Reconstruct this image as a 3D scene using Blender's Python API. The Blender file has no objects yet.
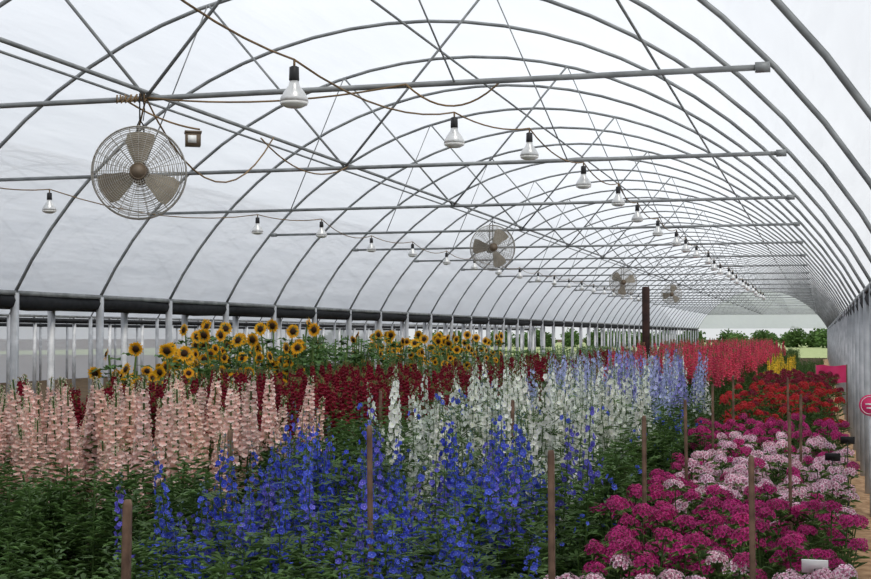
import bpy, math, random
import numpy as np
random.seed(5)
rng=np.random.default_rng(7)
E=1.65
def lin(r,g,b):
    f=lambda c:(c/255/12.92) if c/255<=0.04045 else ((c/255+0.055)/1.055)**2.4
    return np.array([f(r),f(g),f(b)])
def nz(v):
    v=np.asarray(v,float); return v/(np.linalg.norm(v)+1e-9)
def YD(X,d): return (d+.2689*X)/.963

# ---------------- materials
def mat_plant(name,trans=.3,rough=.6):
    m=bpy.data.materials.new(name); m.use_nodes=True; nt=m.node_tree; n=nt.nodes; l=nt.links
    n.clear(); o=n.new('ShaderNodeOutputMaterial'); a=n.new('ShaderNodeAttribute'); a.attribute_name='col'
    p=n.new('ShaderNodeBsdfPrincipled'); p.inputs['Roughness'].default_value=rough
    p.inputs['Specular IOR Level'].default_value=.25
    t=n.new('ShaderNodeBsdfTranslucent'); mx=n.new('ShaderNodeMixShader'); mx.inputs[0].default_value=trans
    l.new(a.outputs['Color'],p.inputs['Base Color']); l.new(a.outputs['Color'],t.inputs['Color'])
    l.new(p.outputs[0],mx.inputs[1]); l.new(t.outputs[0],mx.inputs[2]); l.new(mx.outputs[0],o.inputs[0])
    return m
def mat_noise(name,c1,c2,scale=8,rough=.7,metal=0,bump=0.0,spec=.4):
    m=bpy.data.materials.new(name); m.use_nodes=True; nt=m.node_tree; n=nt.nodes; l=nt.links
    p=n['Principled BSDF']; p.inputs['Roughness'].default_value=rough; p.inputs['Metallic'].default_value=metal
    p.inputs['Specular IOR Level'].default_value=spec
    tc=n.new('ShaderNodeTexCoord'); ns=n.new('ShaderNodeTexNoise'); ns.inputs['Scale'].default_value=scale; ns.inputs['Detail'].default_value=6
    r=n.new('ShaderNodeValToRGB'); r.color_ramp.elements[0].position=.35; r.color_ramp.elements[1].position=.65
    r.color_ramp.elements[0].color=(*c1,1); r.color_ramp.elements[1].color=(*c2,1)
    l.new(tc.outputs['Object'],ns.inputs['Vector']); l.new(ns.outputs['Fac'],r.inputs[0]); l.new(r.outputs[0],p.inputs['Base Color'])
    if bump:
        b=n.new('ShaderNodeBump'); b.inputs['Strength'].default_value=bump; b.inputs['Distance'].default_value=.05
        l.new(ns.outputs['Fac'],b.inputs['Height']); l.new(b.outputs[0],p.inputs['Normal'])
    return m
def mat_film(name,t0=.24,t1=.38,col=(.87,.89,.915)):
    m=bpy.data.materials.new(name); m.use_nodes=True; nt=m.node_tree; n=nt.nodes; l=nt.links
    n.clear(); o=n.new('ShaderNodeOutputMaterial')
    tc=n.new('ShaderNodeTexCoord'); mp=n.new('ShaderNodeMapping'); mp.inputs['Scale'].default_value=(.8,.5,.8)
    n1=n.new('ShaderNodeTexNoise'); n1.inputs['Scale'].default_value=.6; n1.inputs['Detail'].default_value=3; n1.inputs['Roughness'].default_value=.45; n1.inputs['Distortion'].default_value=.3
    mp2=n.new('ShaderNodeMapping'); mp2.inputs['Scale'].default_value=(2.2,.35,2.2); mp2.inputs['Rotation'].default_value=(.15,.0,.35)
    n2=n.new('ShaderNodeTexNoise'); n2.inputs['Scale'].default_value=1.6; n2.inputs['Detail'].default_value=3; n2.inputs['Roughness'].default_value=.45
    mr=n.new('ShaderNodeMapRange'); mr.inputs[1].default_value=.3; mr.inputs[2].default_value=.7; mr.inputs[3].default_value=t0; mr.inputs[4].default_value=t1
    tr=n.new('ShaderNodeBsdfTransparent'); tr.inputs[0].default_value=(.96,.97,.98,1)
    tl=n.new('ShaderNodeBsdfTranslucent'); tl.inputs[0].default_value=(*col,1)
    df=n.new('ShaderNodeBsdfDiffuse'); df.inputs[0].default_value=(*col,1)
    gl=n.new('ShaderNodeBsdfGlossy'); gl.inputs['Roughness'].default_value=.35
    bp=n.new('ShaderNodeBump'); bp.inputs['Strength'].default_value=.3; bp.inputs['Distance'].default_value=.1
    m1=n.new('ShaderNodeMixShader'); m1.inputs[0].default_value=.10
    m2=n.new('ShaderNodeMixShader'); m3=n.new('ShaderNodeMixShader'); m3.inputs[0].default_value=.05
    l.new(tc.outputs['Object'],mp.inputs[0]); l.new(mp.outputs[0],n1.inputs['Vector']); l.new(n1.outputs['Fac'],mr.inputs[0])
    l.new(tc.outputs['Object'],mp2.inputs[0]); l.new(mp2.outputs[0],n2.inputs['Vector']); l.new(n2.outputs['Fac'],bp.inputs['Height'])
    for s in (tl,df,gl): l.new(bp.outputs[0],s.inputs['Normal'])
    l.new(tl.outputs[0],m1.inputs[1]); l.new(df.outputs[0],m1.inputs[2])
    l.new(mr.outputs[0],m2.inputs[0]); l.new(m1.outputs[0],m2.inputs[1]); l.new(tr.outputs[0],m2.inputs[2])
    l.new(m2.outputs[0],m3.inputs[1]); l.new(gl.outputs[0],m3.inputs[2]); l.new(m3.outputs[0],o.inputs[0])
    return m
M_pl=mat_plant('plant_leaf_petal')
M_film=mat_film('greenhouse_film')
M_pipe=mat_noise('galvanised_pipe',lin(116,119,120),lin(148,151,151),6,.5,.2)
M_post=mat_noise('galvanised_post',lin(165,168,172),lin(198,200,203),5,.6,.1)
M_dark=mat_noise('shade_cloth_roll',lin(22,24,27),lin(36,38,42),12,.9)
M_soil=mat_noise('soil',lin(60,48,34),lin(98,80,58),3,.95,0,.4,.1)
M_path=mat_noise('sandy_path',lin(150,118,88),lin(192,158,124),9,.95,0,.5,.1)
M_field=mat_noise('field_grass',lin(130,144,98),lin(170,178,130),2,.95,0,.2,.1)
M_wood=mat_noise('stake_wood',lin(84,64,52),lin(126,100,82),14,.85)
M_brown=mat_noise('dark_wood_post',lin(44,30,28),lin(70,48,42),9,.85)
M_black=mat_noise('black_plastic',lin(22,22,24),lin(36,36,38),9,.5)
M_cord=mat_noise('cord',lin(104,84,58),lin(140,114,80),9,.7)
M_silver=mat_noise('bulb_reflector',lin(196,197,196),lin(222,222,220),10,.3,.3)
M_lens=mat_noise('bulb_lens',lin(225,225,220),lin(240,240,236),10,.25)
M_fan=mat_noise('fan_guard_wire',lin(150,146,138),lin(182,178,170),8,.45,.3)
M_blade=mat_noise('fan_blade',lin(140,130,112),lin(172,160,140),8,.5)
M_motor=mat_noise('fan_motor',lin(96,84,70),lin(120,104,86),8,.5)
M_pink=mat_noise('pink_sign',lin(214,40,100),lin(226,60,120),4,.5)
M_white=mat_noise('white_paint',lin(228,228,226),lin(240,240,238),4,.5)

# ---------------- geometry builder
class G:
    def __init__(s): s.V=[];s.C=[];s.F=[]
    def add(s,vs,fs,cols):
        o=len(s.V); s.V.extend([tuple(v) for v in vs])
        if isinstance(cols,list): s.C.extend([tuple(c) for c in cols])
        else: s.C.extend([tuple(cols)]*len(vs))
        s.F.extend([tuple(i+o for i in f) for f in fs])
    def arr(s):
        return (np.array(s.V,float),np.array(s.C,float),np.array([i for f in s.F for i in f],np.int64),np.array([len(f) for f in s.F],np.int64))
def raw_mesh(name,V,C,loops,sizes,mats,mi=None,smooth=False):
    me=bpy.data.meshes.new(name); me.vertices.add(len(V)); me.vertices.foreach_set('co',V.astype(np.float32).ravel())
    me.loops.add(len(loops)); me.loops.foreach_set('vertex_index',loops.astype(np.int32))
    me.polygons.add(len(sizes)); st=np.concatenate([[0],np.cumsum(sizes)[:-1]]).astype(np.int32)
    me.polygons.foreach_set('loop_start',st)
    try: me.polygons.foreach_set('loop_total',sizes.astype(np.int32))
    except Exception: pass
    for m in mats: me.materials.append(m)
    if smooth: me.polygons.foreach_set('use_smooth',np.ones(len(sizes),dtype=bool))
    me.update(calc_edges=True)
    if C is not None:
        a=me.color_attributes.new('col','FLOAT_COLOR','POINT')
        a.data.foreach_set('color',np.concatenate([np.clip(C,0,1),np.ones((len(C),1))],1).astype(np.float32).ravel())
    me.validate()
    return me
def obj(name,me,parent=None,loc=None):
    o=bpy.data.objects.new(name,me); bpy.context.scene.collection.objects.link(o)
    if parent: o.parent=parent
    if loc is not None: o.location=loc
    return o
def empty(name,loc=(0,0,0)):
    o=bpy.data.objects.new(name,None); o.empty_display_size=.1; bpy.context.scene.collection.objects.link(o); o.location=loc; return o
def gobj(name,g,mat,parent=None,smooth=False,loc=None):
    V,C,L,S=g.arr(); return obj(name,raw_mesh(name,V,None,L,S,[mat],smooth=smooth),parent,loc)
def scatter(name,tms,inst,mat=M_pl):
    Vs=[];Cs=[];Ls=[];Ss=[];off=0
    for (ti,M,p,tint) in inst:
        V,C,L,S=tms[ti]
        Vs.append(V@M.T+p); Cs.append(C*tint); Ls.append(L+off); Ss.append(S); off+=len(V)
    return obj(name,raw_mesh(name,np.concatenate(Vs),np.concatenate(Cs),np.concatenate(Ls),np.concatenate(Ss),[mat]))
def rot(rz,tx=0,ty=0,s=1,sz=None):
    cz,sn=math.cos(rz),math.sin(rz); Rz=np.array([[cz,-sn,0],[sn,cz,0],[0,0,1]])
    T=np.array([[1,0,ty],[0,1,-tx],[0,0,1.]])
    return T@Rz@np.diag([s,s,sz if sz else s])
def tube(g,pts,r,n=6,col=(1,1,1),cap=True,rs=None):
    pts=[np.asarray(p,float) for p in pts]; vs=[];fs=[]
    up=None
    for i,p in enumerate(pts):
        t=nz(pts[min(i+1,len(pts)-1)]-pts[max(i-1,0)])
        if up is None:
            up=np.array([0,0,1.]) if abs(t[2])<.9 else np.array([1.,0,0])
        a=nz(np.cross(t,up)); b=np.cross(a,t); up=b
        rr=rs[i] if rs else r
        for k in range(n):
            w=2*math.pi*k/n; vs.append(p+a*rr*math.cos(w)+b*rr*math.sin(w))
    for i in range(len(pts)-1):
        for k in range(n):
            fs.append((i*n+k,i*n+(k+1)%n,(i+1)*n+(k+1)%n,(i+1)*n+k))
    if cap: fs.append(tuple(range(n))[::-1]); fs.append(tuple((len(pts)-1)*n+k for k in range(n)))
    g.add(vs,fs,col)
def box(g,c,s,R=None,col=(1,1,1)):
    c=np.asarray(c,float); vs=[]
    for z in(-1,1):
        for y in(-1,1):
            for x in(-1,1):
                v=np.array([x*s[0]/2,y*s[1]/2,z*s[2]/2]); vs.append(c+(R@v if R is not None else v))
    g.add(vs,[(0,2,3,1),(4,5,7,6),(0,1,5,4),(2,6,7,3),(0,4,6,2),(1,3,7,5)],col)
def lathe(g,prof,n=20,c=(0,0,0)):
    vs=[];fs=[]
    for r,z in prof:
        for k in range(n):
            w=2*math.pi*k/n; vs.append((c[0]+r*math.cos(w),c[1]+r*math.sin(w),c[2]+z))
    for i in range(len(prof)-1):
        for k in range(n): fs.append((i*n+k,i*n+(k+1)%n,(i+1)*n+(k+1)%n,(i+1)*n+k))
    fs.append(tuple(range(n))[::-1]); fs.append(tuple((len(prof)-1)*n+k for k in range(n)))
    g.add(vs,fs,(1,1,1))

# ---------------- greenhouse structure
HALF=4.42; R=4.99; ZC=E-1.86; PHI=math.asin(HALF/R); RAIL=ZC+R*math.cos(PHI); BAR=E+1.45; XC=-3.96
def arcz(o,r=R): return ZC+math.sqrt(r*r-o*o)
def house(xc,ks,trusses,par,detail=True,name='arches'):
    ga=G(); ys=[7.63+1.83*k for k in ks]
    N=28 if detail else 14
    for y in ys:
        pts=[(xc+R*math.sin(a),y,ZC+R*math.cos(a)) for a in np.linspace(-PHI,PHI,N)]
        tube(ga,pts,.018,6 if detail else 4)
    gobj(name,ga,M_pipe,par,True)
    gp=G()
    for y in ys:
        for s in(-1,1):
            box(gp,(xc+s*HALF,y,RAIL/2),(.07,.06,RAIL))
    gobj(name+'_side_posts',gp,M_post,par)
    gr=G(); y0,y1=ys[0],ys[-1]
    for s in(-1,1):
        box(gr,(xc+s*HALF,(y0+y1)/2,RAIL),(.05,y1-y0,.05))
    for o in(-2.6,0,2.6):
        tube(gr,[(xc+o,y0,arcz(o)-.04),(xc+o,y1,arcz(o)-.04)],.013,6)
    gobj(name+'_purlins',gr,M_pipe,par)
    if trusses:
        gt=G(); ge=G()
        tube(gt,[(xc,y0,BAR+.035),(xc,y1,BAR+.035)],.013,6)
        for k,y in zip(ks,ys):
            if k%2: continue
            tube(gt,[(xc-3.68,y,BAR),(xc+3.70,y,BAR)],.017,8)
            for s in(-1,1):
                box(ge,(xc+s*3.67,y,BAR),(.08,.05,.05))
                tube(gt,[(xc,y-.03,BAR),(xc+s*1.3,y-.03,arcz(1.3))],.011,6)
                tube(gt,[(xc+s*1.95,y-.03,BAR),(xc+s*1.3,y-.03,arcz(1.3))],.006,6)
        gobj(name+'_tie_bars',gt,M_pipe,par); gobj(name+'_clamps',ge,M_pipe,par)
    return y0,y1
def film(name,xc,y0,y1,par,seed=0):
    g=G(); na=36; ny=int((y1-y0)/.4575); r=np.random.default_rng(seed)
    vs=[]
    for j in range(ny+1):
        t=(j%4)/4; y=y0+(y1-y0)*j/ny
        bul=.03+.03*math.sin(math.pi*t)
        for i in range(na+1):
            a=-PHI+2*PHI*i/na; rr=R+bul+.002*r.standard_normal()
            vs.append((xc+rr*math.sin(a),y,ZC+rr*math.cos(a)))
    fs=[(j*(na+1)+i,j*(na+1)+i+1,(j+1)*(na+1)+i+1,(j+1)*(na+1)+i) for j in range(ny) for i in range(na)]
    g.add(vs,fs,(1,1,1)); return gobj(name,g,M_film,par,True)

gh=empty('greenhouse_frame')
y0,y1=house(XC,list(range(-6,51)),True,gh)
film('ceiling',XC,y0,y1,None,1)
gc=G()
for xs in(XC-HALF-.06,XC+HALF+.06):
    pts=[];rs=[]
    for j in range(int((y1-y0)/.6)+1):
        y=y0+.6*j; pts.append((xs,y,RAIL-.08+.012*math.sin(y*1.7)));rs.append(.09+.012*math.sin(y*2.9))
    tube(gc,pts,.09,8,rs=rs)
gobj('rolled_side_curtains',gc,M_dark,gh,True)
g=G(); n=60
vs=[];fs=[]
for j in range(n+1):
    y=y0+(y1-y0)*j/n
    for z in(0.0,.7,1.4,RAIL-.05): vs.append((XC+HALF+.12+.02*math.sin(j*2.1+z*3),y,z))
for j in range(n):
    for i in range(3): fs.append((j*4+i,j*4+4+i,j*4+5+i,j*4+1+i))
g.add(vs,fs,(1,1,1)); gobj('wall_right',g,M_film,None,True)
# gable film above the open far end
g=G(); vs=[];fs=[]; na=24
for i in range(na+1):
    a=-PHI+2*PHI*i/na; x=XC+R*math.sin(a); vs.append((x,y1+.04,RAIL)); vs.append((x,y1+.04,ZC+R*math.cos(a)+.02))
for i in range(na): fs.append((2*i,2*i+2,2*i+3,2*i+1))
g.add(vs,fs,(1,1,1)); gobj('wall_back',g,M_film,None)
nb=empty('neighbouring_greenhouse_frame')
ks2=list(range(-2,46))
for i,xc in enumerate((XC-9.5,XC-18.8)):
    a,b=house(xc,ks2,False,nb,False,'neighbour_arches_%d'%(i+1)); film('neighbour_roof_film_%d'%(i+1),xc,a,b,nb,i+4)
g=G()
for xs in(XC-9.5+HALF+.06,XC-18.8+HALF,XC-18.8-HALF): tube(g,[(xs,a,RAIL-.1),(xs,b,RAIL-.1)],.07,6)
gobj('neighbour_curtain_rolls',g,M_dark,nb)
g=G(); xs=XC-18.8-HALF-.1
g.add([(xs,a,0),(xs,b,0),(xs,b,RAIL),(xs,a,RAIL)],[(0,1,2,3)],(1,1,1)); gobj('neighbour_side_film',g,M_film,nb)

# ---------------- ground
g=G(); g.add([(-300,-60,0),(300,-60,0),(300,500,0),(-300,500,0)],[(0,1,2,3)],(1,1,1)); gobj('floor',g,M_soil)
g=G(); g.add([(-80,101,.03),(80,101,.03),(80,300,.03),(-80,300,.03)],[(0,1,2,3)],(1,1,1)); gobj('grass_field',g,M_field)
g=G(); nx,ny=8,260; r=np.random.default_rng(3); vs=[]
for j in range(ny+1):
    for i in range(nx+1):
        vs.append((.12+(.52-.12)*i/nx,-3+100*j/ny,.012+.02*r.random()))
g.add(vs,[(j*(nx+1)+i,j*(nx+1)+i+1,(j+1)*(nx+1)+i+1,(j+1)*(nx+1)+i) for j in range(ny) for i in range(nx)],(1,1,1))
gobj('dirt_path',g,M_path,None,True)

# ---------------- fans
def ring(g,r,y,wr,n=40,nn=4):
    vs=[];fs=[]
    for k in range(n):
        w=2*math.pi*k/n; d=np.array([math.cos(w),0,math.sin(w)])
        for q in range(nn):
            u=2*math.pi*q/nn; vs.append(np.array([0,y,0])+d*(r+wr*math.cos(u))+np.array([0,1,0])*wr*math.sin(u))
    for k in range(n):
        for q in range(nn): fs.append((k*nn+q,k*nn+(q+1)%nn,((k+1)%n)*nn+(q+1)%nn,((k+1)%n)*nn+q))
    g.add(vs,fs,(1,1,1))
def fan(loc,rz,ztop,spin,rad=.28):
    e=empty('hanging_fan',loc); e.rotation_euler=(0,0,rz)
    g=G()
    prof=lambda r:-.09+.05*(r/rad)**3
    for i in range(19):
        r=.05+(rad-.05)*i/18; ring(g,r,prof(r),.0021); 
        if i%2==0: ring(g,r,.09-.05*(r/rad)**3,.0021)
    ring(g,rad+.003,0,.005,48,6); ring(g,rad,-.04,.003); ring(g,rad,.04,.003)
    for k in range(28):
        w=2*math.pi*k/28; dx,dz=math.cos(w),math.sin(w)
        for sg in(1,-1):
            if sg==-1 and k%2: continue
            pts=[(r*dx,sg*prof(r),r*dz) for r in np.linspace(.045,rad,6)]+[(rad*dx,0,rad*dz)]
            tube(g,pts,.0017,4)
    gobj('guard',g,M_fan,e)
    g=G()
    for b in range(3):
        a=spin+b*2*math.pi/3; vs=[]
        for t,w0,w1 in((.04,-.2,.2),(.09,-.40,.38),(.15,-.46,.44),(.21,-.46,.42),(.25,-.38,.30)):
            r=t
            for q in range(5):
                w=a+(w0+(w1-w0)*q/4)*(.3+.1/max(t,.08)*.9 if t<.1 else 1); yy=-.03+.055*q/4
                vs.append((r*math.cos(w),yy,r*math.sin(w)))
        fs=[(i*5+q,i*5+q+1,(i+1)*5+q+1,(i+1)*5+q) for i in range(4) for q in range(4)]
        g.add(vs,fs,(1,1,1))
    gobj('blades',g,M_blade,e,True)
    g=G(); 
    for yy0,yy1,rr in((-.05,0.0,.045),(0.0,.16,.06)):
        tube(g,[(0,yy0,0),(0,yy1,0)],rr,16)
    ring(g,.046,-.092,.006); tube(g,[(0,-.095,0),(0,-.088,0)],.045,16)
    gobj('motor',g,M_motor,e,True)
    g=G(); zt=ztop-loc[2]
    tube(g,[(-.02,.1,0),(-.02,.1,rad+.02),(0,.02,rad+.05),(.02,.1,rad+.02),(.02,.1,0)],.006,6)
    tube(g,[(0,.02,rad+.04),(0,.0,zt)],.005,6); tube(g,[(.02,.02,rad+.04),(.03,.01,zt*.8),(.01,0,zt)],.003,5)
    gobj('hanging_bracket',g,M_black,e)
for X,d,Z,rz,sp in((-3.98,8.35,.985,.42,math.pi/2),(-3.94,17.2,1.09,.4,1.0),(-3.9,28.3,1.08,.25,.4),(-3.95,38,1.12,.2,1.3)):
    fan((X,YD(X,d),E+Z),rz,BAR+.02,sp)

# ---------------- bulbs
def bulb_parts(gs,gb,gl,p,s=1):
    lathe(gb,[(.012,.125*s),(.022,.12*s),(.024,.06*s),(.02,.055*s)],14,p)
    lathe(gs,[(.02*s,.06*s),(.026*s,.035*s),(.048*s,.005),(.063*s,-.022*s),(.066*s,-.042*s)],20,p)
    lathe(gl,[(.066*s,-.042*s),(.061*s,-.054*s),(.036*s,-.066*s),(.008*s,-.07*s)],20,p)
def bulb_string(pts,extra_start=None):
    e=empty('hanging_bulb_string'); gs,gb,gl,gc=G(),G(),G(),G()
    prev=extra_start
    for p in pts:
        top=np.array([p[0],p[1],p[2]+.125])
        bulb_parts(gs,gb,gl,p)
        tube(gc,[top,top+np.array([0,0,.03])],.006,5)
        hang=top+np.array([0,0,.03])
        if prev is not None:
            L=np.linalg.norm(hang-prev); sag=.04*L
            q=[prev*(1-t)+hang*t-np.array([0,0,sag*4*t*(1-t)]) for t in np.linspace(0,1,9)]
            tube(gc,q,.0055,5)
        prev=hang
    gobj('reflectors',gs,M_silver,e,True); gobj('sockets',gb,M_black,e,True); gobj('lenses',gl,M_lens,e,True); gobj('cord',gc,M_cord,e)
P=[(-2.32,6.3,1.11),(-2.2,8.6,1.24),(-1.95,9.6,1.29)]+[(-1.9+.03*math.sin(i*2),11.5+1.78*i,1.29+.02*math.sin(i*1.3)) for i in range(22)]
bulb_string([(x,YD(x,d),E+z) for x,d,z in P],np.array([-2.45,3.9,BAR+.05]))
P=[(-7.0,11.2,1.2),(-6.85,12.7,1.19)]+[(x,d,z) for x,d,z in((-6.1,15.5,1.2),(-5.65,16.2,1.21),(-5.9,18.8,1.2),(-5.7,20,1.2))]+[(-5.8,22.2+1.8*i,1.2) for i in range(14)]
bulb_string([(x,YD(x,d),E+z) for x,d,z in P],np.array([-7.3,8.0,BAR-.05]))
g=G()
def sagc(a,b,s,r=.006):
    a=np.array(a,float);b=np.array(b,float)
    tube(g,[a*(1-t)+b*t-np.array([0,0,s*4*t*(1-t)]) for t in np.linspace(0,1,13)],r,5)
yb=7.6
sagc((XC,yb,BAR),(-2.3,yb,BAR),.06); sagc((-2.3,yb,BAR),(-1.75,yb+.1,BAR+.02),.14); sagc((XC,yb,BAR),(XC+.1,9.4,BAR),.42); sagc((XC,9.4,BAR),(XC+.05,11.2,BAR),.15)
sagc((XC-.15,yb,BAR),(-3.6,yb,E+1.24),.03); sagc((XC,yb,BAR-.01),(XC-.12,yb+.1,E+1.2),.0)
for i in range(7): tube(g,[(XC+.012*math.sin(i)-.03*i,yb-.02,BAR+.02),(XC-.03*i,yb-.03,BAR-.03),(XC-.03*i+.01,yb+.03,BAR+.02)],.006,5)
gobj('electrical_cable',g,M_cord)
e=empty('control_box',(-3.62,7.55,E+1.17)); g=G(); rr=np.array(rot(.5))
box(g,(0,0,0),(.09,.08,.075),rr); box(g,(0,0,.045),(.1,.09,.012),rr); gobj('case',g,M_motor,e); g=G(); box(g,(.015,-.042,0),(.05,.01,.045),rr); gobj('face',g,M_lens,e)

# ---------------- plant templates
def kite(g,c,d,s,L,W,cb,cm,ct,mid=.55,lift=None):
    c=np.asarray(c,float); m=c+d*L*mid
    if lift is not None: m=m+lift
    g.add([c,m+s*W/2,c+d*L,m-s*W/2],[(0,1,2,3)],[cb,cm,ct,cm])
def perp(n):
    a=np.array([0,0,1.]) if abs(n[2])<.9 else np.array([1.,0,0]); t=nz(np.cross(a,n)); return t,np.cross(n,t)
def floret(g,c,n,L,W,cup,cb,cm,ct,k=5,ph=0,mid=.62):
    t1,t2=perp(n)
    for i in range(k):
        a=ph+2*math.pi*i/k; d=t1*math.cos(a)+t2*math.sin(a); s=np.cross(n,d)
        kite(g,c,nz(d+n*cup),s,L,W,cb,cm,ct,mid)
GR=lin(80,108,56); GR2=lin(112,140,78); GD=lin(44,70,36)
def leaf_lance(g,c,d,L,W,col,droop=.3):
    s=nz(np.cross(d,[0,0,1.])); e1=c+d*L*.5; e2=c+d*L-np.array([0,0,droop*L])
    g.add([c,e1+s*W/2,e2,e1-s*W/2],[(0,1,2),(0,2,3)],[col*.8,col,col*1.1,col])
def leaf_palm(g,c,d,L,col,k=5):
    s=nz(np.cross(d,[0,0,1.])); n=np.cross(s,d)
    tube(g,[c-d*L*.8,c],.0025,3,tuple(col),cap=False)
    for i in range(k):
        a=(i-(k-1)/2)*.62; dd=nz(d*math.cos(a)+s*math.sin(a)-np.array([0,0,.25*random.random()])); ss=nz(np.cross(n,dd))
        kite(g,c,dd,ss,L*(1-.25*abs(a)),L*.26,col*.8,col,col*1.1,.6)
def rd(): 
    a=random.uniform(0,2*math.pi); return np.array([math.cos(a),math.sin(a),0.])
def delph(cb,cm,ct,bee,H=1.3,N=34,f0=.58,big=.024,lat=2,nl=22,wid=.03,tl=.66,spiky=1.):
    g=G(); bend=rd()*random.uniform(0,.09)
    cen=lambda t:np.array([0,0,H*t])+bend*t*t
    tube(g,[cen(t) for t in np.linspace(0,1,6)],.006,4,tuple(GR),cap=False,rs=[.007,.006,.005,.004,.003,.0015])
    def spike(o,axis,L,n,sc):
        for i in range(n):
            t=(i+random.random()*.5)/n; a=i*2.4+random.random()*.8
            t1,t2=perp(axis); out=t1*math.cos(a)+t2*math.sin(a)
            p=o+axis*L*t
            rr=(wid*(1-t)+.008)*sc*random.uniform(.6,1.25)
            c=p+out*rr; tube(g,[p,c],.0012,3,tuple(GR2),cap=False)
            v=random.uniform(.75,1.15)
            if t<.84:
                l=big*sc*(1-.5*t)*random.uniform(.75,1.15); nn=nz(out+np.array([0,0,random.uniform(-.2,.5)])+rng.normal(0,.15,3))
                floret(g,c,nn,l,l*1.05,.35,cb*v,cm*v,ct*v,5,random.random()*6)
                t1b,t2b=perp(nn); q=.16*l
                g.add([c+nn*l*.35+t1b*q,c+nn*l*.35+t2b*q,c+nn*l*.35-t1b*q,c+nn*l*.35-t2b*q],[(0,1,2,3)],bee)
            else:
                floret(g,c,nz(out+[0,0,.8]),.010*sc,.008*sc,.8,GR2,cm*.5+GR2*.5,cm*.5+GR2*.5,3)
    spike(cen(f0),nz(cen(1)-cen(f0)),H*(1-f0),N,1)
    for j in range(lat):
        d=rd(); t=random.uniform(.42,.6); o=cen(t); ax=nz(d*.4+[0,0,1]); L=random.uniform(.2,.34)
        tube(g,[o,o+ax*L*.5,o+ax*L*.5+np.array([0,0,L*.6])],.003,3,tuple(GR),cap=False)
        spike(o+ax*L*.5,nz([d[0]*.15,d[1]*.15,1.]),L*.8,max(3,int(N*.35)),.8)
    for j in range(nl):
        t=random.uniform(.05,tl); d=nz(rd()+[0,0,random.uniform(.0,.7)]); s=random.uniform(.06,.1)*(1.2-.6*t)
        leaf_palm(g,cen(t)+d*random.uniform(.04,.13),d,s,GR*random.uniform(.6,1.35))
    return g.arr()
def snap(cb,cm,ct,H=1.3,N=48,f0=.66,nl=34,big=.024,lat=1,wid=.03,bush=8,sp=.2):
    g=G(); bend=rd()*random.uniform(0,.09); cen=lambda t:np.array([0,0,H*t])+bend*t*t
    tube(g,[cen(t) for t in np.linspace(0,1,5)],.005,4,tuple(GR),cap=False)
    def spk(o,L,n,sc,lean=np.zeros(3)):
        for i in range(n):
            t=(i+.5+random.uniform(-.3,.3))/n; a=i*2.4+random.random()*.7; out=np.array([math.cos(a),math.sin(a),0]); rr=wid*sc*(1-.75*t**1.3)*random.uniform(.75,1.15)
            c=o+np.array([0,0,L*t])+lean*t+out*rr; v=random.uniform(.78,1.08)
            if t<.86:
                l=big*sc*(1-.5*t)*random.uniform(.85,1.1); s=np.array([-out[1],out[0],0]); up=np.array([0,0,1.])
                kite(g,c-out*rr*.8,nz(out+up*.1),up,rr*.9,l*.7,GR2,cm*v,cm*v)
                for a2 in(-.6,.6): kite(g,c,nz(up*1.0+out*.35+s*a2),nz(s-up*a2*.6),l,l*.9,cb*v,cm*v,ct*v,.65)
                for a2 in(-.9,0,.9): kite(g,c,nz(-up*.75+out*.75+s*a2),nz(s+up*a2*.5),l*.95,l*.85,cb*v,cm*v,ct*v,.65)
            else: floret(g,c,nz(out+[0,0,1]),.014*sc,.010*sc,.9,GR2,cm*.5+GR2*.5,ct*.7+GR2*.3,3)
    if N:
        spk(cen(f0),H*(1-f0),N,1,(cen(1)-cen(f0))*np.array([1,1,0]))
        for j in range(lat):
            d=rd()*random.uniform(.06,.12); z=random.uniform(f0-.1,f0+.02); tube(g,[cen(z-.15),cen(z)+d,cen(z)+d+np.array([0,0,.05])],.003,3,tuple(GR),cap=False)
            spk(cen(z)+d,H*random.uniform(.75,1.1)*sp,int(N*.5),.8,d*.3)
    for j in range(nl):
        t=random.uniform(.05,f0+.02); d=nz(rd()+[0,0,random.uniform(.2,.9)])
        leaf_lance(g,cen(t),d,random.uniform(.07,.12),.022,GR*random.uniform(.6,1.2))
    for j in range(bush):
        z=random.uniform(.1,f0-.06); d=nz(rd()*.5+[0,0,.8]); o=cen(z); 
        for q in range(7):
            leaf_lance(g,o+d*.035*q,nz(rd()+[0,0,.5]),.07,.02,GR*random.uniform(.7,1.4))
    return g.arr()
def sunhead(g,c,n,s=1.):
    YB,YM,YT=lin(206,122,14),lin(240,172,24),lin(250,198,46); t1,t2=perp(n)
    for ringi,(k,L) in enumerate(((15,.052),(15,.046))):
        for i in range(k):
            a=2*math.pi*(i+.5*ringi)/k+random.uniform(-.06,.06); d=t1*math.cos(a)+t2*math.sin(a)
            kite(g,c+d*.022*s,nz(d+n*random.uniform(-.1,.35)),np.cross(n,d),L*s*random.uniform(.85,1.1),.02*s,YB,YM,YT,.5)
    vs=[];cs=[];k=12
    for r,h in((.030,.004),(.022,.013),(.01,.016)):
        for i in range(k):
            a=2*math.pi*i/k; vs.append(c+(t1*math.cos(a)+t2*math.sin(a))*r*s+n*h*s); cs.append(lin(90,58,24) if r>.025 else lin(56,36,20))
    fs=[(j*k+i,j*k+(i+1)%k,(j+1)*k+(i+1)%k,(j+1)*k+i) for j in range(2) for i in range(k)]+[tuple(2*k+i for i in range(k))]
    g.add(vs,fs,cs)
    floret(g,c-n*.006,nz(-n),.05*s,.03*s,-.2,GR,GR2,GR2,8)
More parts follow.
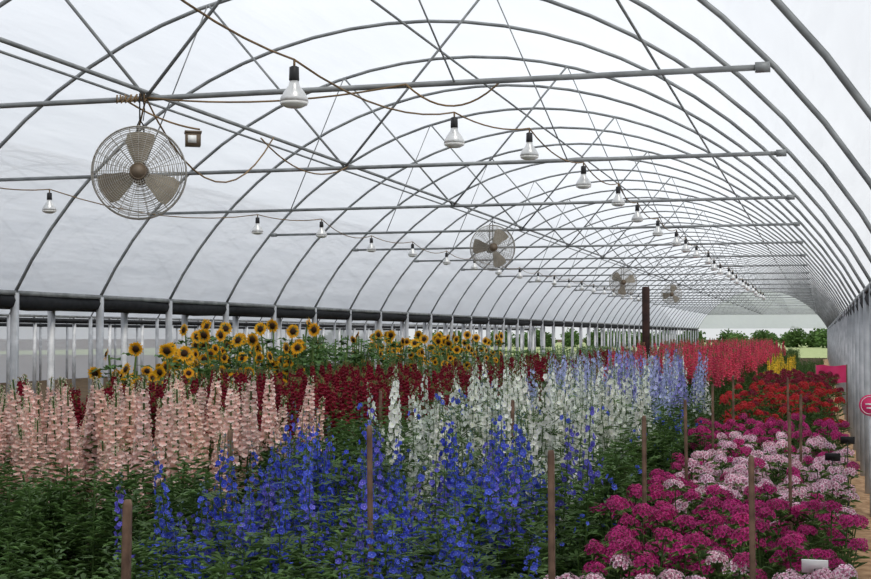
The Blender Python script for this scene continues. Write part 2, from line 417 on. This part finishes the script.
def bigleaf(g,c,d,L,col):
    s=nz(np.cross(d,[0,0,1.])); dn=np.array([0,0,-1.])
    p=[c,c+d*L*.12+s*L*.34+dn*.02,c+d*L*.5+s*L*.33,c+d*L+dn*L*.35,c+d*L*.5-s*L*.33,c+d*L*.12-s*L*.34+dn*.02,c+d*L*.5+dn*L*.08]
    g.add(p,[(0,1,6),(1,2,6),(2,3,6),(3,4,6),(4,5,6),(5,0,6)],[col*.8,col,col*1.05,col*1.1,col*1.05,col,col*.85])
def sunfl(H=1.6,heads=3,leaves=24):
    g=G(); b=rd()*.07; cen=lambda t:np.array([0,0,H*t])+b*t*t
    tube(g,[cen(t) for t in np.linspace(0,1,5)],.01,5,tuple(GR2),cap=False)
    if heads:
        n=nz(np.array([random.uniform(-.8,.8),-1,random.uniform(-.2,.5)])); sunhead(g,cen(1)+n*.02,n,1.2)
        for j in range(heads-1):
            d=rd(); t=random.uniform(.6,.86); o=cen(t); q=o+d*.15+np.array([0,0,random.uniform(.04,.18)])
            tube(g,[o,o+d*.1+[0,0,.03],q],.005,4,tuple(GR2),cap=False)
            n=nz(np.array([random.uniform(-1.6,1.6),-1,random.uniform(-.2,.6)])); sunhead(g,q+n*.02,n,random.uniform(.75,1.1))
    for j in range(leaves):
        t=random.uniform(.2,.97); d=nz(rd()+[0,0,random.uniform(0,.5)]); col=lin(88,124,64)*random.uniform(.6,1.2)
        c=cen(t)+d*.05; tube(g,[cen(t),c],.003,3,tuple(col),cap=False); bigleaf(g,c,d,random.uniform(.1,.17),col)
    return g.arr()
def dian(ci,cm,ce,H=.7,r=.045,n=24,nl=20):
    g=G(); b=rd()*.06; top=np.array([0,0,H])+b; r=r*random.uniform(.85,1.15)
    tube(g,[(0,0,0),(b[0]*.3,b[1]*.3,H*.5),top],.0035,4,tuple(GR),cap=False)
    for i in range(n):
        z=1-(i+.5)/n*1.05; a=i*2.4; rr=math.sqrt(max(0,1-z*z)); nn=nz(np.array([math.cos(a)*rr,math.sin(a)*rr,z+.12]))
        c=top+nn*r*np.array([1,1,.85])*random.uniform(.82,1.15); v=random.uniform(.65,1.15)
        nn=nz(nn+np.array([random.uniform(-.4,.4),random.uniform(-.4,.4),0])); t1,t2=perp(nn); L=.0148*random.uniform(.85,1.15); ph=random.random()*6
        tube(g,[top,c],.0015,3,tuple(GR2),cap=False)
        for k in range(5):
            w=ph+2*math.pi*k/5; P=[c]
            for dw,q in((-.5,.92),(-.2,1.05),(.0,.95),(.2,1.05),(.5,.92)):
                P.append(c+(t1*math.cos(w+dw)+t2*math.sin(w+dw))*L*q+nn*L*.12)
            mid=[c+(t1*math.cos(w+dw)+t2*math.sin(w+dw))*L*.55+nn*L*.08 for dw in(-.42,.42)]
            g.add([c,mid[0],mid[1]]+P[1:],[(0,1,2),(1,3,4,5),(1,5,2),(2,5,6,7)],[ci*v,cm*v,cm*v]+[ce*v]*5)
    for i in range(8):
        a=i; d=nz([math.cos(a),math.sin(a),.25]); leaf_lance(g,top-np.array([0,0,.012]),d,.08,.016,GR2*.9)
    for j in range(nl):
        t=random.uniform(.1,.95); d=nz(rd()+[0,0,random.uniform(.3,1)]); leaf_lance(g,np.array([b[0]*t,b[1]*t,H*t]),d,random.uniform(.07,.11),.02,GR*random.uniform(.6,1.25))
    return g.arr()

def bed(name,tms,x0,x1,ya,yb,dens,hf,face=False,jit=1.,cond=None,hr=(.84,1.06),tilt=.06):
    n=int((x1-x0)*(yb-ya)*dens); inst=[]
    for _ in range(n):
        x=rng.uniform(x0,x1); y=rng.uniform(ya,yb)
        if cond and not cond(x,y): continue
        h=hf(x,y)*rng.uniform(*hr)
        rz=rng.uniform(-.7,1.1) if face else rng.uniform(0,6.28)
        M=rot(rz,rng.normal(0,tilt),rng.normal(0,tilt),1.0,h)
        tint=rng.uniform(.82,1.12)*np.array([rng.uniform(.96,1.04),1,rng.uniform(.96,1.04)])
        inst.append((rng.integers(len(tms)),M,np.array([x,y,0.]),tint))
    return scatter(name,tms,inst)
V=7
Bs=[(lin(60,72,196),lin(76,92,214),lin(106,126,230),lin(170,178,225)),(lin(50,58,190),lin(64,76,210),lin(90,108,228),lin(160,168,225)),(lin(82,74,190),lin(104,96,210),lin(134,128,226),lin(190,190,228))]
B=Bs[0]
blue=[delph(*Bs[i%3],N=random.choice((24,32,40)),H=1.3,f0=random.uniform(.55,.66),lat=random.choice((0,1,2,3)),nl=34,big=.025,tl=.85) for i in range(9)]
bluegreen=[delph(*B,N=3,H=1.05,f0=.9,lat=0,nl=44,tl=.97) for _ in range(3)]
white=[delph(lin(226,232,212),lin(244,245,238),lin(250,250,248),lin(225,230,180),N=random.choice((44,56)),f0=random.uniform(.52,.64),lat=random.choice((0,1,2)),H=1.3,big=.027,wid=.036,nl=34,tl=.8) for _ in range(V)]
whitegreen=[delph(*B,N=3,H=1.15,f0=.94,lat=0,nl=50,tl=.97) for _ in range(2)]
lb=lambda a,b,c:delph(a,b,c,lin(240,240,240),N=48,f0=.56,H=1.3,big=.028,wid=.036,lat=1,nl=28)
lblue=[lb(lin(150,158,216),lin(180,188,232),lin(208,214,242)) for _ in range(5)]
purp=[lb(lin(120,116,204),lin(146,142,216),lin(170,168,226)) for _ in range(2)]
pinks=[snap(lin(236,170,158),lin(248,212,198),lin(254,238,228),H=1.3,N=66,big=.036,wid=.044,f0=random.uniform(.6,.7),lat=random.choice((1,1,2)),bush=14) for _ in range(V)]
crim=[snap(lin(90,6,24),lin(130,14,40),lin(162,28,58),H=1.3,N=50,big=.036,wid=.034,f0=random.uniform(.74,.83),lat=2,bush=18,sp=.14) for _ in range(V)]
rose=[snap(lin(206,46,80),lin(226,72,104),lin(238,110,134),H=1.3,N=40,nl=24,big=.036,f0=.74,lat=2) for _ in range(4)]
yel=[snap(lin(230,180,30),lin(244,206,50),lin(250,224,90),H=1.3,N=36,nl=20,big=.034) for _ in range(3)]
fol=[snap(GR,GR,GR2,H=1.05,N=0,f0=.97,nl=60,bush=22) for _ in range(4)]
sun=[sunfl(1.6,random.choice((2,3,4)),28) for _ in range(8)]
leafy=[sunfl(1.5,0,44) for _ in range(4)]
mag=[dian(lin(96,8,60),lin(172,22,100),lin(208,64,142)) for _ in range(V)]
pale=[dian(lin(170,50,110),lin(236,164,194),lin(253,238,242)) for _ in range(V)]
red=[dian(lin(110,8,18),lin(180,22,36),lin(206,46,52),H=.8) for _ in range(V)]
dred=[dian(lin(60,4,24),lin(120,12,44),lin(150,20,60),H=.8) for _ in range(3)]
unit=lambda H,f:(lambda x,y:f(x,y)/H)
depth=lambda x,y:.2689*-x+.963*y
ang=lambda x,y:-x/depth(x,y)
hb=lambda x,y:min(1.28,1.02+.10*(y-4.8))
bed('blue_delphinium_bed',blue*2+bluegreen*2,-2.8,-1.22,4.6,7.5,50,unit(1.3,hb),hr=(.72,1.08),cond=lambda x,y:y>4.7+.35*(-x-1.2))
bed('leafy_foliage_bed',fol,-5.0,-2.85,4.4,6.6,32,unit(1.05,lambda x,y:.98),hr=(.75,1.05))
bed('leafy_foliage_bed',fol,-2.85,-1.6,4.0,5.0,30,unit(1.05,lambda x,y:.85),hr=(.8,1.05))
bed('leafy_foliage_bed',fol,-3.2,-2.2,7.5,11.5,30,unit(1.05,lambda x,y:1.02),hr=(.8,1.05),cond=lambda x,y:ang(x,y)>.29)
bed('leafy_foliage_bed',fol+bluegreen,-1.42,-1.1,4.9,13.5,44,unit(1.05,lambda x,y:.84+.012*y),hr=(.7,1.05))
bed('white_delphinium_bed',white*3+whitegreen*2,-2.95,-1.36,7.3,12.6,25,unit(1.3,lambda x,y:1.3),hr=(.76,1.18),cond=lambda x,y:ang(x,y)<.305)
bed('light_blue_delphinium_bed',lblue*2+white[:3]+purp*2,-2.95,-1.4,12.6,19,18,unit(1.3,lambda x,y:1.44),hr=(.78,1.1))
bed('rose_snapdragon_bed',rose,-2.95,-1.25,19.2,46,13,unit(1.3,lambda x,y:1.5))
bed('pink_snapdragon_bed',pinks,-5.5,-3.2,6.5,8.4,31,unit(1.3,lambda x,y:1.34),hr=(.78,1.08))
bed('crimson_snapdragon_bed',crim,-5.6,-3.35,8.8,16.5,25,unit(1.3,lambda x,y:1.29),hr=(.8,1.06))
bed('mixed_snapdragon_bed',crim[:3]+white[:1],-5.3,-3.35,17,40,9,unit(1.3,lambda x,y:1.3))
bed('sunflower_bed',sun,-7.6,-5.8,10.8,15.8,9,unit(1.6,lambda x,y:1.36+.085*(y-10.8)),True,cond=lambda x,y:ang(x,y)<.50,hr=(.72,1.04))
bed('leafy_green_bed',leafy,-7.7,-5.8,15.8,19.5,12,unit(1.5,lambda x,y:1.58))
bed('sunflower_bed',sun+leafy[:2],-7.6,-5.8,19.5,25.5,5.5,unit(1.6,lambda x,y:1.58),True)
bed('leafy_green_bed',leafy,-7.7,-5.8,25.5,44,4,unit(1.5,lambda x,y:1.3))
pat=lambda x,y:math.sin(x*3.1+1)+math.sin(y*2.3+x*1.7)
bed('magenta_dianthus_bed',mag,-1.0,.1,5.7,7.9,76,unit(.7,lambda x,y:.72),hr=(.72,1.12),cond=lambda x,y:not(x>-.6 and y<6.2 and pat(x,y)>.6))
bed('pale_pink_dianthus_bed',pale,-1.0,.1,3.8,5.8,78,unit(.7,lambda x,y:.67),hr=(.8,1.08))
bed('pale_pink_dianthus_bed',pale*3+mag[:4],-.84,.14,7.9,11.6,74,unit(.7,lambda x,y:.74),hr=(.74,1.1))
bed('magenta_dianthus_bed',mag,-1.05,-.84,7.9,11.6,60,unit(.7,lambda x,y:.70))
bed('magenta_dianthus_bed',mag,-1.05,.14,11.7,13.8,58,unit(.7,lambda x,y:.78),hr=(.8,1.08))
bed('red_dianthus_bed',red*2+dred,-.95,.14,13.9,19,46,unit(.8,lambda x,y:.92),hr=(.74,1.1))
bed('dark_red_dianthus_bed',dred,-.95,.14,19.1,25,36,unit(.8,lambda x,y:.96))
bed('yellow_snapdragon_bed',yel,-1.05,-.6,25.5,34,12,unit(1.3,lambda x,y:1.22))
bed('seedling_bed',[snap(GR2,GR2,GR2,H=.6,N=0,f0=.95,nl=40) for _ in range(2)],-1.1,.05,34.5,60,8,unit(.6,lambda x,y:.6))
bed('far_foliage_bed',[snap(GR2,GR2,GR2,H=.9,N=0,f0=.95,nl=40) for _ in range(2)],-7.8,-1.25,47,92,3.5,unit(.9,lambda x,y:.8))

# ---------------- stakes
for X,d,Z,w in((-1.85,3.8,-.45,.02),(-1.72,5.5,-.36,.018),(-.9,4.8,-.4,.021),(-.23,4.8,-.42,.02),(-.89,7.2,-.42,.021),(-.16,7.5,-.42,.018),(-3.0,7.3,-.5,.022),(-1.84,8.5,-.4,.02),(-.84,9,-.42,.02),(-.15,9.8,-.42,.02),(-.85,11.2,-.4,.02),(-.8,13,-.38,.02),(-3.2,10.4,-.42,.02),(-.3,13,-.4,.02),(-2.2,14,-.3,.02)):
    g=G(); h=E+Z; lx,ly=rng.normal(0,.008),rng.normal(0,.01); a=w/2
    vs=[]
    for z,s in((0,.8),(h*.5,1),(h-.015,1),(h,.75)):
        for dx,dy in((-1,-1),(1,-1),(1,1),(-1,1)): vs.append((dx*a*s+lx*z,dy*a*s+ly*z,z))
    fs=[(i*4+k,i*4+(k+1)%4,(i+1)*4+(k+1)%4,(i+1)*4+k) for i in range(3) for k in range(4)]+[(3,2,1,0),(12,13,14,15)]
    g.add(vs,fs,(1,1,1)); gobj('wooden_stake',g,M_wood,None,False,(X,YD(X,d),0))
g=G(); h=E+.7
tube(g,[(0,0,0),(0,0,h-.03),(0,0,h)],.058,10,rs=[.06,.057,.05]); gobj('dark_wooden_post',g,M_brown,None,False,(-2.44,YD(-2.44,20),0))

# ---------------- signs
e=empty('round_pink_sign',(.42,YD(.42,12.4),E-.63)); g=G()
tube(g,[(0,-.01,0),(0,0,0)],.095,28); gobj('disc',g,M_pink,e); g=G(); ring(g,.078,-.012,.003,28,4); box(g,(0,-.013,.01),(.08,.004,.014)); box(g,(0,-.013,-.025),(.06,.004,.012)); gobj('lettering',g,M_white,e)
g=G(); tube(g,[(0,.012,-(E-.63)),(0,.012,.1)],.012,6); gobj('stake',g,M_post,e)
e=empty('pink_banner',(.17,YD(.17,24),0)); g=G()
vs=[(-.26+.52*i/8,.02*math.sin(i*1.1),z+.01*math.sin(i)) for z in(.82,1.12) for i in range(9)]
g.add(vs,[(i,i+1,i+10,i+9) for i in range(8)],(1,1,1)); gobj('cloth',g,M_pink,e); g=G()
for s in(-.26,.26): tube(g,[(s,.01,0),(s,.01,1.14)],.012,6)
gobj('poles',g,M_wood,e)
for X,d,Z,m in((.18,10,-.76,M_black),(.07,9.3,-.82,M_black),(-.03,5.4,-.9,M_white)):
    e=empty('plant_label',(X,YD(X,d),0)); g=G(); a=.5
    Rm=np.array([[1,0,0],[0,math.cos(a),-math.sin(a)],[0,math.sin(a),math.cos(a)]])
    box(g,(0,0,E+Z),(.1,.006,.06),Rm); gobj('tag',g,m,e); g=G(); tube(g,[(0,.01,0),(0,.005,E+Z)],.004,5); gobj('stem',g,M_black,e)

# ---------------- trees beyond
tms=[]
for v in range(3):
    g=G(); tube(g,[(0,0,0),(0,0,3)],.25,6,tuple(lin(60,50,40)))
    for i in range(700):
        n=nz(rng.normal(size=3)); rr=rng.uniform(.3,1.05); c=np.array([0,0,3.2])+n*rr*np.array([2.8,2.8,2.9])+.4*rng.normal(size=3)
        t1,t2=perp(nz(rng.normal(size=3))); kite(g,c,t1,t2,.9,.7,GR*.8,GR*rng.uniform(.7,1.2),GR*1.1)
    tms.append(g.arr())
inst=[(rng.integers(3),rot(rng.uniform(0,6),0,0,rng.uniform(.3,.46)),np.array([x+rng.normal(0,.8),185+rng.uniform(-8,8),-.2]),np.ones(3)*rng.uniform(.9,1.4)) for x in np.arange(-70,40,1.3)]
scatter('tree_line',tms,inst)

# ---------------- world / light
w=bpy.data.worlds.new('sky'); bpy.context.scene.world=w; w.use_nodes=True; nt=w.node_tree; n=nt.nodes; l=nt.links
bg=n['Background']; tc=n.new('ShaderNodeTexCoord'); sp=n.new('ShaderNodeSeparateXYZ'); cr=n.new('ShaderNodeValToRGB')
cr.color_ramp.elements[0].position=0; cr.color_ramp.elements[0].color=(.68,.70,.71,1)
cr.color_ramp.elements[1].position=.7; cr.color_ramp.elements[1].color=(.59,.65,.75,1)
e2=cr.color_ramp.elements.new(.22); e2.color=(.65,.69,.75,1)
l.new(tc.outputs['Generated'],sp.inputs[0]); l.new(sp.outputs['Z'],cr.inputs[0]); l.new(cr.outputs[0],bg.inputs[0]); bg.inputs[1].default_value=1.1
sd=bpy.data.lights.new('sun','SUN'); sd.energy=3.0; sd.angle=math.radians(18); sd.color=(1,.95,.87)
so=bpy.data.objects.new('sun',sd); bpy.context.scene.collection.objects.link(so); so.rotation_euler=(math.radians(24),math.radians(20),0)

cam=bpy.data.cameras.new('camera'); co=bpy.data.objects.new('camera',cam); bpy.context.scene.collection.objects.link(co)
co.location=(0,0,E); co.rotation_euler=(math.radians(91.89),0,math.radians(15.6)); cam.lens=57; cam.sensor_width=36; cam.clip_end=1000
bpy.context.scene.camera=co
bpy.context.scene.view_settings.view_transform='Standard'
bpy.context.scene.view_settings.look='None'
